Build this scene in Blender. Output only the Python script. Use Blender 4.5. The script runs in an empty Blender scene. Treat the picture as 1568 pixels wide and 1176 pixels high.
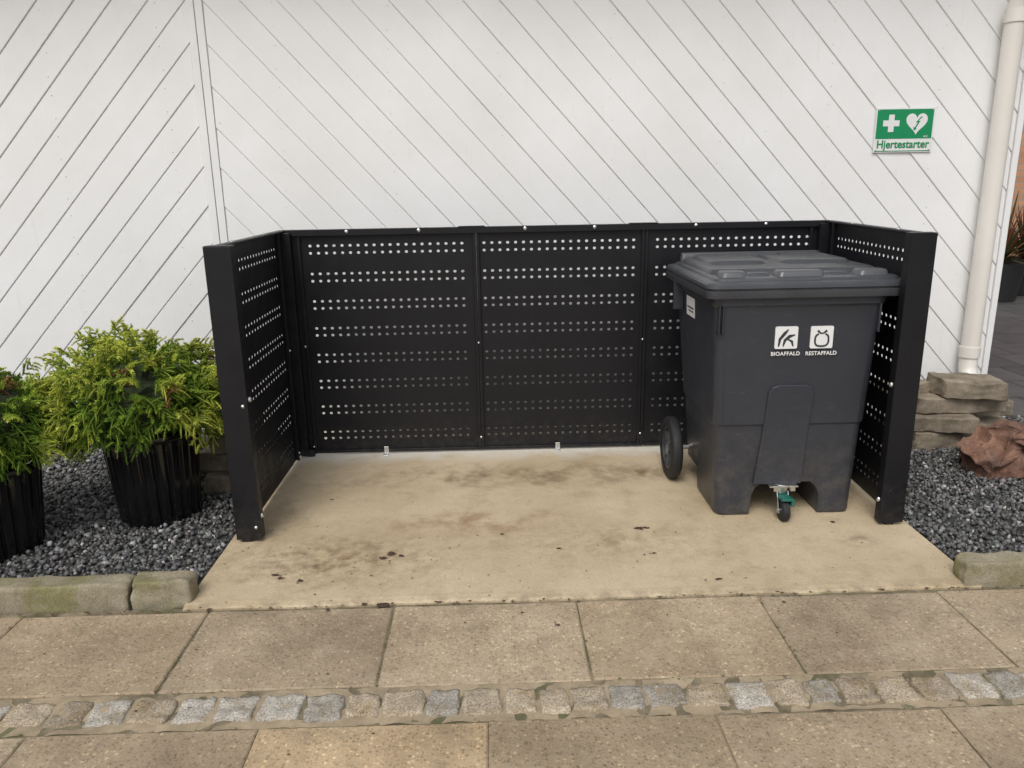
import bpy, bmesh, math, random
import numpy as np
from mathutils import Matrix, Vector, noise
random.seed(7); rng=np.random.default_rng(11)
SC=bpy.context.scene
COL=SC.collection
# ---------------------------------------------------------------- helpers
def link(o,parent=None):
    COL.objects.link(o)
    if parent: o.parent=parent
    return o
def empty(name,loc=(0,0,0)):
    o=bpy.data.objects.new(name,None); o.empty_display_size=.1; COL.objects.link(o); return o
def mesh(name,v,f,mat,parent=None,smooth=False,col=None,bevel=0,seg=2,solid=0):
    me=bpy.data.meshes.new(name); me.from_pydata([tuple(map(float,a)) for a in v],[],[tuple(map(int,a)) for a in f]); me.update()
    bm=bmesh.new(); bm.from_mesh(me); bmesh.ops.recalc_face_normals(bm,faces=bm.faces); bm.to_mesh(me); bm.free()
    if col is not None:
        a=me.color_attributes.new('Col','FLOAT_COLOR','POINT')
        c=np.ones((len(v),4),dtype=np.float32); c[:,:3]=np.asarray(col); a.data.foreach_set('color',c.ravel())
    if smooth: me.polygons.foreach_set('use_smooth',[True]*len(me.polygons))
    me.materials.append(mat)
    o=bpy.data.objects.new(name,me); link(o,parent)
    if solid:
        m=o.modifiers.new('s','SOLIDIFY'); m.thickness=solid; m.offset=0
    if bevel:
        m=o.modifiers.new('b','BEVEL'); m.width=bevel; m.segments=seg; m.limit_method='ANGLE'; m.angle_limit=math.radians(35)
        m.harden_normals=False
    return o
def fastmesh(name,v,f,mat,parent=None,col=None,smooth=False):
    v=np.asarray(v,dtype=np.float32); f=np.asarray(f,dtype=np.int32)
    me=bpy.data.meshes.new(name); n=f.shape[1]
    me.vertices.add(len(v)); me.vertices.foreach_set('co',v.ravel())
    me.loops.add(f.size); me.loops.foreach_set('vertex_index',f.ravel())
    me.polygons.add(len(f)); me.polygons.foreach_set('loop_start',np.arange(0,f.size,n,dtype=np.int32))
    me.polygons.foreach_set('loop_total',np.full(len(f),n,dtype=np.int32))
    me.update(calc_edges=True); me.validate()
    if col is not None:
        a=me.color_attributes.new('Col','FLOAT_COLOR','POINT')
        c=np.ones((len(v),4),dtype=np.float32); c[:,:3]=col; a.data.foreach_set('color',c.ravel())
    if smooth: me.polygons.foreach_set('use_smooth',[True]*len(me.polygons))
    me.materials.append(mat); o=bpy.data.objects.new(name,me); return link(o,parent)
BF=[(0,3,2,1),(4,5,6,7),(0,1,5,4),(1,2,6,5),(2,3,7,6),(3,0,4,7)]
def bv(x0,x1,y0,y1,z0,z1): return [(x0,y0,z0),(x1,y0,z0),(x1,y1,z0),(x0,y1,z0),(x0,y0,z1),(x1,y0,z1),(x1,y1,z1),(x0,y1,z1)]
def box(name,x0,x1,y0,y1,z0,z1,mat,parent=None,bevel=.002,seg=2):
    return mesh(name,bv(x0,x1,y0,y1,z0,z1),BF,mat,parent,bevel=bevel,seg=seg)
def boxes(name,L,mat,parent=None,bevel=.001,seg=1):
    v=[];f=[]
    for b in L:
        n=len(v); v+=bv(*b); f+=[tuple(i+n for i in q) for q in BF]
    return mesh(name,v,f,mat,parent,bevel=bevel,seg=seg)
def cyl(p0,p1,r0,r1,n=16,caps=True):
    p0=np.array(p0,float);p1=np.array(p1,float);d=p1-p0;d/=np.linalg.norm(d)
    a=np.cross(d,[0,0,1.]) if abs(d[2])<.9 else np.cross(d,[1.,0,0]); a/=np.linalg.norm(a); b=np.cross(d,a)
    v=[];f=[]
    for p,r in ((p0,r0),(p1,r1)):
        for i in range(n):
            t=2*math.pi*i/n; v.append(p+r*(math.cos(t)*a+math.sin(t)*b))
    for i in range(n): f.append((i,(i+1)%n,n+(i+1)%n,n+i))
    if caps: f.append(tuple(range(n))[::-1]); f.append(tuple(range(n,2*n)))
    return v,f
def merge(parts):
    v=[];f=[]
    for a,b in parts:
        n=len(v); v+=list(a); f+=[tuple(i+n for i in q) for q in b]
    return v,f
def tube(path,r,n=20):
    P=[np.array(p,float) for p in path]; v=[];f=[]
    ref=None
    for k,p in enumerate(P):
        d=P[min(k+1,len(P)-1)]-P[max(k-1,0)]; d/=np.linalg.norm(d)
        if ref is None:
            ref=np.cross(d,[0,1.,0]); 
            if np.linalg.norm(ref)<.1: ref=np.cross(d,[1.,0,0])
        a=ref-d*np.dot(ref,d); a/=np.linalg.norm(a); ref=a; b=np.cross(d,a)
        rr=r[k] if isinstance(r,(list,tuple)) else r
        for i in range(n):
            t=2*math.pi*i/n; v.append(p+rr*(math.cos(t)*a+math.sin(t)*b))
    for k in range(len(P)-1):
        for i in range(n): f.append((k*n+i,k*n+(i+1)%n,(k+1)*n+(i+1)%n,(k+1)*n+i))
    f.append(tuple(range(n))[::-1]); f.append(tuple(range((len(P)-1)*n,len(P)*n)))
    return v,f
def rrect(x0,x1,y0,y1,r,n=5):
    out=[]
    for cx,cy,a0 in ((x1-r,y1-r,0),(x0+r,y1-r,90),(x0+r,y0+r,180),(x1-r,y0+r,270)):
        for i in range(n+1):
            a=math.radians(a0+90*i/n); out.append((cx+r*math.cos(a),cy+r*math.sin(a)))
    return out
def loft(secs,n=5):
    v=[];f=[];m=4*(n+1)
    for (z,x0,x1,y0,y1,r) in secs: v+=[(x,y,z) for x,y in rrect(x0,x1,y0,y1,r,n)]
    for k in range(len(secs)-1):
        for i in range(m): f.append((k*m+i,k*m+(i+1)%m,(k+1)*m+(i+1)%m,(k+1)*m+i))
    f.append(tuple(range(m))[::-1]); f.append(tuple(range((len(secs)-1)*m,len(secs)*m)))
    return v,f
def autosmooth(o,ang=35):
    me=o.data; me.polygons.foreach_set('use_smooth',[True]*len(me.polygons))
    bm=bmesh.new(); bm.from_mesh(me)
    for e in bm.edges:
        if len(e.link_faces)==2 and e.calc_face_angle(0)>math.radians(ang): e.smooth=False
    bm.to_mesh(me); bm.free()
def rock(loc,dims,rotz=0,amp=.1,sub=4,seed=0,cube=True,freq=3.,tilt=0):
    bm=bmesh.new()
    if cube:
        bmesh.ops.create_cube(bm,size=1.0)
        bmesh.ops.subdivide_edges(bm,edges=bm.edges[:],cuts=sub*2,use_grid_fill=True)
    else: bmesh.ops.create_icosphere(bm,subdivisions=sub,radius=.5)
    for v in bm.verts:
        c=v.co.copy()
        if cube:
            q=Vector([max(-.42,min(.42,a)) for a in c]); d=c-q
            if d.length>0: c=q+d.normalized()*min(d.length,.08)
        p=Vector((c.x*dims[0],c.y*dims[1],c.z*dims[2]))
        s=Vector((seed*3.1,seed*1.7,seed*.9))
        k=freq/max(dims)
        n=noise.noise_vector(p*k+s)*amp*min(dims)+noise.noise_vector(p*k*3.5+s)*amp*.4*min(dims)
        if not cube: n*=1.4
        v.co=p+n
    M=Matrix.Translation(loc)@Matrix.Rotation(rotz,4,'Z')@Matrix.Rotation(tilt,4,'Y')
    bm.transform(M); v=[tuple(a.co) for a in bm.verts]; bm.verts.index_update(); f=[tuple(a.index for a in q.verts) for q in bm.faces]; bm.free()
    return v,f
# ---------------------------------------------------------------- materials
class NT:
    def __init__(s,name):
        s.m=bpy.data.materials.new(name); s.m.use_nodes=True; s.n=s.m.node_tree.nodes; s.l=s.m.node_tree.links
        s.b=s.n['Principled BSDF']; s.tc=s.n.new('ShaderNodeTexCoord')
    def noise(s,scale,detail=4,rough=.55,vec=None,stretch=None):
        t=s.n.new('ShaderNodeTexNoise'); t.inputs['Scale'].default_value=scale; t.inputs['Detail'].default_value=detail; t.inputs['Roughness'].default_value=rough
        if stretch:
            mp=s.n.new('ShaderNodeMapping'); mp.inputs['Scale'].default_value=stretch; s.l.new(s.tc.outputs['Object'],mp.inputs['Vector']); s.l.new(mp.outputs[0],t.inputs['Vector'])
        else: s.l.new(vec or s.tc.outputs['Object'],t.inputs['Vector'])
        return t.outputs['Fac']
    def vor(s,scale,out='Color',feature='F1'):
        t=s.n.new('ShaderNodeTexVoronoi'); t.inputs['Scale'].default_value=scale; t.feature=feature; s.l.new(s.tc.outputs['Object'],t.inputs['Vector']); return t.outputs[out]
    def ramp(s,fac,stops):
        r=s.n.new('ShaderNodeValToRGB'); e=r.color_ramp.elements
        while len(e)<len(stops): e.new(.5)
        for el,(p,c) in zip(e,stops):
            el.position=p; el.color=(c,c,c,1) if isinstance(c,(int,float)) else (*c,1)
        s.l.new(fac,r.inputs['Fac']); return r.outputs['Color']
    def mix(s,a,b,fac,mode='MIX'):
        m=s.n.new('ShaderNodeMix'); m.data_type='RGBA'; m.blend_type=mode
        for i,x in ((0,fac),(6,a),(7,b)):
            if hasattr(x,'is_linked'): s.l.new(x,m.inputs[i])
            elif i==0: m.inputs[0].default_value=x
            else: m.inputs[i].default_value=(*x,1)
        return m.outputs[2]
    def math(s,op,a,b=0.,c=0.):
        m=s.n.new('ShaderNodeMath'); m.operation=op
        for i,x in enumerate((a,b,c)):
            if hasattr(x,'is_linked'): s.l.new(x,m.inputs[i])
            else: m.inputs[i].default_value=x
        return m.outputs[0]
    def attr(s,n='Col'):
        a=s.n.new('ShaderNodeAttribute'); a.attribute_name=n; return a.outputs['Color']
    def sep(s,sock=None):
        a=s.n.new('ShaderNodeSeparateXYZ'); s.l.new(sock or s.tc.outputs['Object'],a.inputs[0]); return a.outputs
    def bump(s,h,strength=.3,dist=.005,prev=None):
        b=s.n.new('ShaderNodeBump'); b.inputs['Strength'].default_value=abs(strength); b.invert=strength<0; b.inputs['Distance'].default_value=dist; s.l.new(h,b.inputs['Height'])
        if prev: s.l.new(prev,b.inputs['Normal'])
        s.l.new(b.outputs[0],s.b.inputs['Normal']); return b.outputs[0]
    def color(s,c):
        if hasattr(c,'is_linked'): s.l.new(c,s.b.inputs['Base Color'])
        else: s.b.inputs['Base Color'].default_value=(*c,1)
    def rough(s,r):
        if hasattr(r,'is_linked'): s.l.new(r,s.b.inputs['Roughness'])
        else: s.b.inputs['Roughness'].default_value=r
def simple(name,c,rough=.5,metal=0,var=.15,scale=12,bump=.05,bs=200):
    t=NT(name); n=t.noise(scale,3)
    c=np.array(c); t.color(t.mix(tuple(c*(1-var)),tuple(np.minimum(c*(1+var),1)),n)); t.rough(t.ramp(n,[(.3,max(rough-.07,0.02)),(.7,min(rough+.08,1))]))
    t.b.inputs['Metallic'].default_value=metal
    if bump: t.bump(t.noise(bs,2),bump,.002)
    return t.m
def m_white():
    t=NT('white_paint'); a=t.noise(1.3,4,.6); c=t.mix((.75,.745,.73),(.82,.82,.82),t.ramp(a,[(.35,0.),(.65,1.)]))
    z=t.sep()[2]; g=t.math('MULTIPLY',t.ramp(z,[(0.0,1.),(.35,0.)]),t.ramp(t.noise(9,4,.7),[(.4,0.),(.75,1.)]))
    c=t.mix(c,(.45,.44,.36),t.math('MULTIPLY',g,.5))
    rs=t.ramp(t.noise(3,5,.7,stretch=(9,1,1.2)),[(.60,0.),(.8,1.)]); c=t.mix(c,(.6,.57,.5),t.math('MULTIPLY',rs,.3))
    ch=t.ramp(t.noise(23,4,.65),[(.71,0.),(.73,1.)]); c=t.mix(c,(.50,.45,.36),t.math('MULTIPLY',ch,.6))
    t.color(c); t.rough(.55); t.bump(t.noise(35,5,.65),.22,.004); return t.m
WHITE=m_white()
def m_black():
    t=NT('black_powder_coat'); n=t.noise(3,4,.6)
    z=t.sep()[2]; d=t.math('MULTIPLY',t.ramp(z,[(0.,1.),(.25,0.)]),t.ramp(t.noise(25,4,.7),[(.45,0.),(.7,1.)]))
    c=t.mix(t.mix((.0055,.0055,.0075),(.010,.010,.0125),n),(.07,.062,.05),t.math('MULTIPLY',d,.35))
    fs=t.ramp(t.noise(70,3,.6),[(.72,0.),(.76,1.)]); c=t.mix(c,(.09,.085,.075),t.math('MULTIPLY',fs,.5)); t.color(c)
    t.rough(t.ramp(t.noise(8,4,.75),[(.3,.33),(.7,.54)])); t.b.inputs['Specular IOR Level'].default_value=.34; return t.m
BLACK=m_black()
def m_bin():
    t=NT('grey_plastic'); n=t.noise(5,4,.65); c=t.mix((.026,.029,.038),(.036,.039,.049),n)
    sc=t.ramp(t.noise(14,5,.75,stretch=(1,1,3)),[(.58,0.),(.72,1.)]); c=t.mix(c,(.085,.085,.085),t.math('MULTIPLY',sc,.4))
    z=t.sep()[2]; d=t.math('MULTIPLY',t.ramp(z,[(0.,1.),(.5,0.)]),t.ramp(t.noise(18,5,.75),[(.42,0.),(.7,1.)]))
    c=t.mix(c,(.14,.13,.11),t.math('MULTIPLY',d,.5)); t.color(c)
    t.rough(t.ramp(t.noise(7,4,.7),[(.3,.34),(.7,.52)])); t.bump(t.noise(600,2),.10,.001); return t.m
BIN=m_bin()
LID=simple('lid_plastic',(.050,.053,.060),.34,0,.25,9,.08,500)
LIDL=simple('lid_plastic_sky_sheen',(.085,.088,.095),.34,0,.2,9,.05,500)  # lighter lid plastic for the handles; sky reflection put into the colour
RUB=simple('black_rubber',(.012,.012,.013),.65,0,.2,30,.1,150)
STEEL=simple('zinc_steel',(.62,.62,.61),.32,1,.12,30,.03)
TEAL=simple('teal_plastic',(.01,.12,.09),.4)
LAB=simple('white_label',(.74,.74,.73),.45,0,.03,30,0)
DARKL=simple('label_print',(.03,.033,.04),.5,0,.02,30,0)
GREEN=simple('sign_green',(.0,.24,.085),.4,0,.06,20,0)
CREAM=simple('cream_pipe',(.76,.72,.66),.35,0,.05,6,.02)
def m_slab():
    t=NT('concrete_slab'); o=t.sep(); N1=t.noise(6,7,.72); N2=t.noise(13,6,.75)
    c=t.mix((.47,.37,.235),(.60,.49,.335),t.ramp(t.noise(1.6,4,.6),[(.35,0.),(.65,1.)]))
    c=t.mix(c,(.32,.25,.155),t.math('MULTIPLY',t.ramp(N1,[(.50,0.),(.72,1.)]),.6))
    c=t.mix(c,(.70,.67,.60),t.math('MULTIPLY',t.ramp(t.math('ADD',o[1],t.math('MULTIPLY',N1,.34)),[(-.0,0.),(.14,1.)]),.85))  # paler, cleaner concrete at the back, with light spill under the panels painted in
    def blob(x,y,sx,sy,col,amt,nn,c=None):
        dx=t.math('DIVIDE',t.math('SUBTRACT',o[0],x),sx); dy=t.math('DIVIDE',t.math('SUBTRACT',o[1],y),sy)
        d=t.math('SQRT',t.math('ADD',t.math('MULTIPLY',dx,dx),t.math('MULTIPLY',dy,dy)))
        m=t.ramp(d,[(0.,1.),(1.,0.)]); n=t.ramp(nn,[(.40,0.),(.62,1.)])
        return t.mix(c,col,t.math('MULTIPLY',t.math('MULTIPLY',m,n),amt))
    br=(.17,.105,.055)
    for b in [(1.15,-.38,1.0,.20,br,.95,N1),(1.75,-.38,.3,.14,br,.9,N2),(.40,-1.20,.60,.28,br,1.0,N2),(.95,-.9,.6,.16,(.24,.13,.06),.8,N1),(2.45,-1.15,.1,.09,(.2,.15,.1),.9,N2),(1.5,-1.1,.8,.25,(.24,.17,.10),.6,N2),(.1,-.9,.15,.3,(.2,.15,.09),.7,N1)]:
        c=blob(*b,c=c)
    ed=t.math('MULTIPLY',t.ramp(t.math('ADD',o[1],1.52),[(.0,1.),(.06,0.)]),t.ramp(N2,[(.4,0.),(.6,1.)])); c=t.mix(c,(.16,.12,.07),t.math('MULTIPLY',ed,.65))
    c=t.mix(c,t.ramp(t.noise(170,3,.75),[(.3,.78),(.7,1.13)]),.8,'MULTIPLY')
    t.color(c); t.rough(t.ramp(N1,[(.35,.50),(.65,.80)])); t.bump(t.noise(28,7,.72),.4,.006); return t.m
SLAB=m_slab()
def m_paver():
    t=NT('exposed_aggregate'); a=t.attr()
    c=t.mix((.305,.235,.155),(.44,.35,.24),t.ramp(t.noise(2.2,4,.65),[(.35,0.),(.65,1.)]))
    vt=t.n.new('ShaderNodeTexVoronoi'); vt.inputs['Scale'].default_value=105; t.l.new(t.tc.outputs['Object'],vt.inputs['Vector'])
    v=t.sep(vt.outputs['Color']); pe=t.ramp(v[0],[(0.,(.58,.54,.50)),(.25,(.80,.74,.68)),(.6,(1.0,.95,.9)),(.85,(1.2,1.15,1.1)),(.94,(1.75,1.7,1.6)),(1.,(.45,.42,.38))])
    dist=vt.outputs['Distance']; pm=t.ramp(dist,[(.30,.9),(.6,0.)])
    c2=t.mix(c,pe,1.,'MULTIPLY'); c2=t.mix(c,c2,pm); c2=t.mix(c2,t.ramp(t.noise(230,4,.8),[(.3,.62),(.7,1.34)]),.8,'MULTIPLY')
    c2=t.mix(c2,a,1.,'MULTIPLY')
    n5=t.noise(5,7,.78)
    c2=t.mix(c2,(.15,.12,.075),t.math('MULTIPLY',t.ramp(n5,[(.50,0.),(.70,1.)]),.6)); c2=t.mix(c2,(.50,.42,.31),t.math('MULTIPLY',t.ramp(n5,[(.30,1.),(.46,0.)]),.5))
    t.color(c2); t.rough(.85); b=t.bump(dist,-.35,.003); t.bump(t.noise(40,6,.75),.4,.004,b); return t.m
PAVER=m_paver()
def m_joint():
    t=NT('joint_sand'); c=t.mix((.12,.10,.06),(.26,.21,.14),t.ramp(t.noise(9,5,.7),[(.4,0.),(.6,1.)])); c=t.mix(c,(.08,.10,.035),t.math('MULTIPLY',t.ramp(t.noise(4,5,.7),[(.5,0.),(.62,1.)]),.55))
    t.color(c); t.rough(.95); t.bump(t.noise(150,4,.7),.6,.004); return t.m
JOINT=m_joint()
def m_stone(name,c1,c2,c3,scale=8,moss=.5,attr=False,speck=0.):
    t=NT(name); n=t.noise(scale,6,.7); c=t.mix(c1,c2,t.ramp(n,[(.35,0.),(.65,1.)])); c=t.mix(c,c3,t.math('MULTIPLY',t.ramp(t.noise(scale*.6,6,.75),[(.48,0.),(.62,1.)]),moss))
    if speck: c=t.mix(c,t.ramp(t.noise(190,3,.8),[(.35,.4),(.5,1.),(.65,1.5)]),speck,'MULTIPLY')
    if attr: c=t.mix(c,t.attr(),1.,'MULTIPLY')
    t.color(c); t.rough(.88); t.bump(t.noise(scale*3,8,.75),.6,.008); return t.m
KERB=m_stone('mossy_kerb_stone',(.19,.16,.10),(.33,.29,.21),(.17,.165,.05),7,.75,speck=.5)
STACK=m_stone('weathered_stone',(.13,.105,.075),(.31,.26,.195),(.13,.12,.06),7,.4,speck=.4)
REDR=m_stone('red_rock',(.12,.055,.035),(.30,.17,.115),(.06,.045,.04),9,.75,speck=.5)
GRAN=m_stone('granite_setts',(.33,.305,.27),(.50,.47,.42),(.30,.24,.155),16,.75,attr=True,speck=.95)
def m_attr(name,rough=.8,spec=.5,nz=True):
    t=NT(name); c=t.attr()
    if nz: c=t.mix(c,t.ramp(t.noise(120,2,.7),[(.3,.7),(.7,1.3)]),.7,'MULTIPLY')
    t.color(c); t.rough(rough); t.b.inputs['Specular IOR Level'].default_value=spec; return t
GRAVEL=m_attr('dark_gravel',.6).m
FOL=m_attr('conifer_needles',.6,spec=.2,nz=False).m
BED=simple('gravel_bed',(.045,.045,.045),.9,0,.5,40,.8,60)
GLOSS=simple('black_glazed_pot',(.007,.007,.008),.16,0,.3,8,.06,60)
DIRT=simple('soil',(.03,.022,.015),.95,0,.4,30,.6,80)
LEAF=simple('dead_leaves',(.06,.032,.018),.8,0,.5,40,.3)
# ---------------------------------------------------------------- ground
mesh('ground',[(-40,-40,-.06),(40,-40,-.06),(40,40,-.06),(-40,40,-.06)],[(0,1,2,3)],simple('earth',(.14,.125,.10),.95,0,.3,3,.4,30))
def slab():
    nx=160; v=[];f=[]
    xs=np.linspace(-.05,2.72,nx)
    fr=[(x,-1.518+.010*noise.noise(Vector((x*5,3,0)))+.006*noise.noise(Vector((x*21,1,0)))+.004*noise.noise(Vector((x*60,1,0)))) for x in xs]
    for x,y in fr: v.append((x,y,-.03))
    for x,y in fr: v.append((x,y,.0))
    for x,y in fr: v.append((x,y+.010,.0045))
    for x,y in fr: v.append((x,y+.035,.008))
    for x in xs: v.append((x,.386,.012))
    for r in range(4):
        for i in range(nx-1): f.append((r*nx+i,r*nx+i+1,(r+1)*nx+i+1,(r+1)*nx+i))
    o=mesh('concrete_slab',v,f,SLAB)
    v=[(-.05,-1.51,-.03),(-.05,.386,-.03),(-.05,.386,.012),(-.05,-1.49,.008)]
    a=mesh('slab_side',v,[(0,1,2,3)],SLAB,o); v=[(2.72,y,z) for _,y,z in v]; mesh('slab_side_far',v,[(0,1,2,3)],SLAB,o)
slab()
path=empty('footpath')
mesh('joint_fill',[(-6,-6,-.006),(9,-6,-.006),(9,-1.5,-.006),(-6,-1.5,-.006)],[(0,1,2,3)],JOINT,path)
def pavers():
    v=[];f=[];c=[]
    def pav(x0,x1,y0,y1,z,tint):
        n=len(v); j=lambda s:(random.random()-.5)*s
        g=.0024; tz=[j(.005) for _ in range(4)]
        q=[(x0+g+j(.005),y0+g+j(.005)),(x1-g+j(.005),y0+g+j(.005)),(x1-g+j(.005),y1-g+j(.005)),(x0+g+j(.005),y1-g+j(.005))]
        cx=(x0+x1)/2; cy=(y0+y1)/2
        for X,Y in q: v.append((X,Y,-.05))
        for (X,Y),t in zip(q,tz): v.append((X,Y,z+t-.004))
        for (X,Y),t in zip(q,tz): v.append((X+(.005 if X<cx else -.005),Y+(.005 if Y<cy else -.005),z+t))
        for k in (0,4):
            for i in range(4): f.append((n+k+i,n+k+(i+1)%4,n+k+4+(i+1)%4,n+k+4+i))
        f.append((n+8,n+9,n+10,n+11)); c.extend([tint]*12)
    def tint(s=1):
        b=s*random.uniform(.88,1.10); w=random.uniform(-.025,.025); return (b*(1+w),b,b*(1-w))
    for k in range(-6,8): pav(.045+.6275*k,.045+.6275*(k+1),-1.965,-1.53,-.001,tint(1.0 if k!=0 else .96))
    for k in range(-6,8):
        t=tint(1.0)
        if k==0: t=(1.18,1.13,1.03)
        if k==1: t=(.86,.86,.84)
        pav(.385+.613*k,.385+.613*(k+1),-2.735,-2.125,-.001,t)
    for r in range(5):
        for k in range(-6,8): pav(.2*(r%2)+.613*k,.2*(r%2)+.613*(k+1),-3.34-.61*r,-2.735-.61*r,0,tint())
    mesh('paving_slabs',v,f,PAVER,path,col=c)
pavers()
def setts():
    V=[];F=[];C=[]; x=-2.2; i=0
    while x<5:
        w=random.uniform(.088,.128); d=random.uniform(.092,.112)
        v,f=rock((x+w/2,-2.045+random.uniform(-.006,.006),-.0272+random.uniform(-.003,.003)),(w-.010,d,.06),random.uniform(-.07,.07),.13,4,i,freq=3.2)
        n=len(V); V+=v; F+=[tuple(a+n for a in q) for q in f]
        r=random.random(); b=random.uniform(.75,1.12)
        t=(b,b*.985,b*.95) if r<.55 else (b*.92,b*.82,b*.67)
        C+=[t]*len(v); x+=w; i+=1
    mesh('granite_setts',V,F,GRAN,path,smooth=True,col=C)
    nx,ny=500,14; xs=np.linspace(-2.5,5,nx); ys_=np.linspace(-2.123,-1.966,ny); P=[(x,y,-.0048+.007*noise.noise(Vector((x*18,y*18,0)))) for y in ys_ for x in xs]
    F=[(j*nx+i,j*nx+i+1,(j+1)*nx+i+1,(j+1)*nx+i) for j in range(ny-1) for i in range(nx-1)]
    mo=NT('sandy_mortar'); mo.color(mo.mix((.27,.215,.14),(.42,.335,.225),mo.ramp(mo.noise(14,6,.75),[(.35,0.),(.65,1.)]))); mo.rough(.95); mo.bump(mo.noise(110,5,.75),.7,.005)
    fastmesh('sett_bedding',P,F,mo.m,path,smooth=True)
setts()
def kerbs():
    k=empty('stone_kerb'); k2=empty('stone_kerb')
    def kb(p,n,x0,x1,y,rot,seed,h=.085):
        v,f=rock(((x0+x1)/2,y,h/2-.02),(x1-x0,.085,h+.05),rot,.10,6,seed,freq=6*(x1-x0)/.5+2); mesh(n,v,f,KERB,p,smooth=True)
    kb(k,'stone_1',-.232,-.035,-1.445,math.radians(1.5),1)
    kb(k,'stone_2',-.90,-.245,-1.45,math.radians(.5),2,.082)
    kb(k,'stone_3',-1.9,-.91,-1.45,0,3,.085)
    kb(k2,'stone_1',2.665,3.25,-1.475,math.radians(-1),4,.085); kb(k2,'stone_2',3.26,4.3,-1.48,0,5)
kerbs()
phi=(1+5**.5)/2
ICO=np.array([(-1,phi,0),(1,phi,0),(-1,-phi,0),(1,-phi,0),(0,-1,phi),(0,1,phi),(0,-1,-phi),(0,1,-phi),(phi,0,-1),(phi,0,1),(-phi,0,-1),(-phi,0,1)])/math.sqrt(1+phi*phi)
ICF=np.array([(0,11,5),(0,5,1),(0,1,7),(0,7,10),(0,10,11),(1,5,9),(5,11,4),(11,10,2),(10,7,6),(7,1,8),(3,9,4),(3,4,2),(3,2,6),(3,6,8),(3,8,9),(4,9,5),(2,4,11),(6,2,10),(8,6,7),(9,8,1)])
def gravel(name,x0,x1,y0,y1,n,parent):
    P=np.stack([rng.uniform(x0,x1,n),rng.uniform(y0,y1,n),rng.uniform(-.006,.014,n)],1)
    S=rng.uniform(.005,.0125,(n,1))*np.array([[1.15,1.,.75]])*rng.uniform(.7,1.3,(n,3))
    B=ICO[None]*(1+rng.uniform(-.32,.22,(n,12,1)))
    q=rng.normal(size=(n,4)); q/=np.linalg.norm(q,axis=1,keepdims=True); w,x,y,z=q.T
    R=np.stack([1-2*(y*y+z*z),2*(x*y-z*w),2*(x*z+y*w),2*(x*y+z*w),1-2*(x*x+z*z),2*(y*z-x*w),2*(x*z-y*w),2*(y*z+x*w),1-2*(x*x+y*y)],1).reshape(n,3,3)
    V=np.einsum('nij,nkj->nki',R,B*S[:,None])+P[:,None]
    F=(ICF[None]+12*np.arange(n)[:,None,None]).reshape(-1,3)
    b=rng.choice([.055,.09,.135,.21,.40],n,p=[.25,.33,.25,.13,.04])*rng.uniform(.8,1.2,n)
    C=b[:,None]*np.array([[1.02,1.,.975]])*(1+rng.uniform(-.07,.07,(n,3)))
    fastmesh(name,V.reshape(-1,3),F,GRAVEL,parent,np.repeat(C,12,0))
g=mesh('gravel',[(-4,-1.42,-.006),(-.055,-1.42,-.006),(-.055,.386,-.006),(-4,.386,-.006)],[(0,1,2,3)],BED)
gravel('stones',-1.7,-.06,-1.40,.36,13000,g)
g2=mesh('gravel',[(2.725,-1.44,-.006),(4.6,-1.44,-.006),(4.6,.386,-.006),(2.725,.386,-.006)],[(0,1,2,3)],BED)
gravel('stones',2.73,4.3,-1.43,.36,13000,g2)
# ---------------------------------------------------------------- house
YW=.40
house=empty('wooden_house')
def boards(name,xa,xb,za,zb,ang,off):
    p=.137; g=.0018; V=[];F=[]
    d=np.array([math.cos(ang),math.sin(ang)]); n=np.array([-d[1],d[0]])
    if n[1]<0: n=-n
    R=[np.array(q,float) for q in ((xa,za),(xb,za),(xb,zb),(xa,zb))]
    def clip(poly,nn,s):
        out=[]
        for i in range(len(poly)):
            a=poly[i];b=poly[(i+1)%len(poly)];da=nn@a-s;db=nn@b-s
            if da>=0: out.append(a)
            if da*db<0: out.append(a+(b-a)*da/(da-db))
        return out
    ss=[n@q for q in R]
    for k in range(int(min(ss)/p)-2,int(max(ss)/p)+2):
        s0=k*p+g+off; s1=(k+1)*p-g+off
        q=clip(R,n,s0)
        if len(q)>2: q=clip(q,-n,-s1)
        if len(q)<3: continue
        m=len(V); L=len(q); jit=random.uniform(0,.002)
        for a in q: V.append((a[0],YW+.012,a[1]))
        for a in q: fr=(n@a-s0)/(s1-s0); V.append((a[0],YW-.012+.004*fr-jit,a[1]))
        F.append(tuple(range(m,m+L))); F.append(tuple(range(m+L,m+2*L))[::-1])
        for i in range(L): F.append((m+i,m+(i+1)%L,m+L+(i+1)%L,m+L+i))
    mesh(name,V,F,WHITE,house,bevel=.0040,seg=2)
A=math.radians(47.5)
boards('boards_left',-5.,-.482,.02,3.1,A,.0)
boards('boards_right',-.398,3.865,.02,3.1,-A,.03)
box('sheathing',-5,3.86,YW-.0048,YW+.1,.0,3.1,WHITE,house,bevel=0)
box('joint_trim_1',-.480,-.4425,YW-.022,YW-.006,.0,3.1,WHITE,house)
box('joint_trim_2',-.4395,-.400,YW-.018,YW-.006,.0,3.1,WHITE,house)
box('corner_trim',3.867,3.90,YW-.02,YW+.1,.0,3.1,WHITE,house)
box('side_wall',3.75,3.885,YW+.103,5.2,.0,3.1,WHITE,house,bevel=0)
box('plinth',-5,3.88,YW-.012,YW-.006,-.03,.018,simple('plinth',(.25,.24,.22),.9),house,bevel=0)
box('eaves_soffit',-6,4.5,YW-.55,YW+.6,3.1,3.14,WHITE,house)
box('fascia',-6,4.5,YW-.58,YW-.552,3.05,3.25,WHITE,house)
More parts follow.
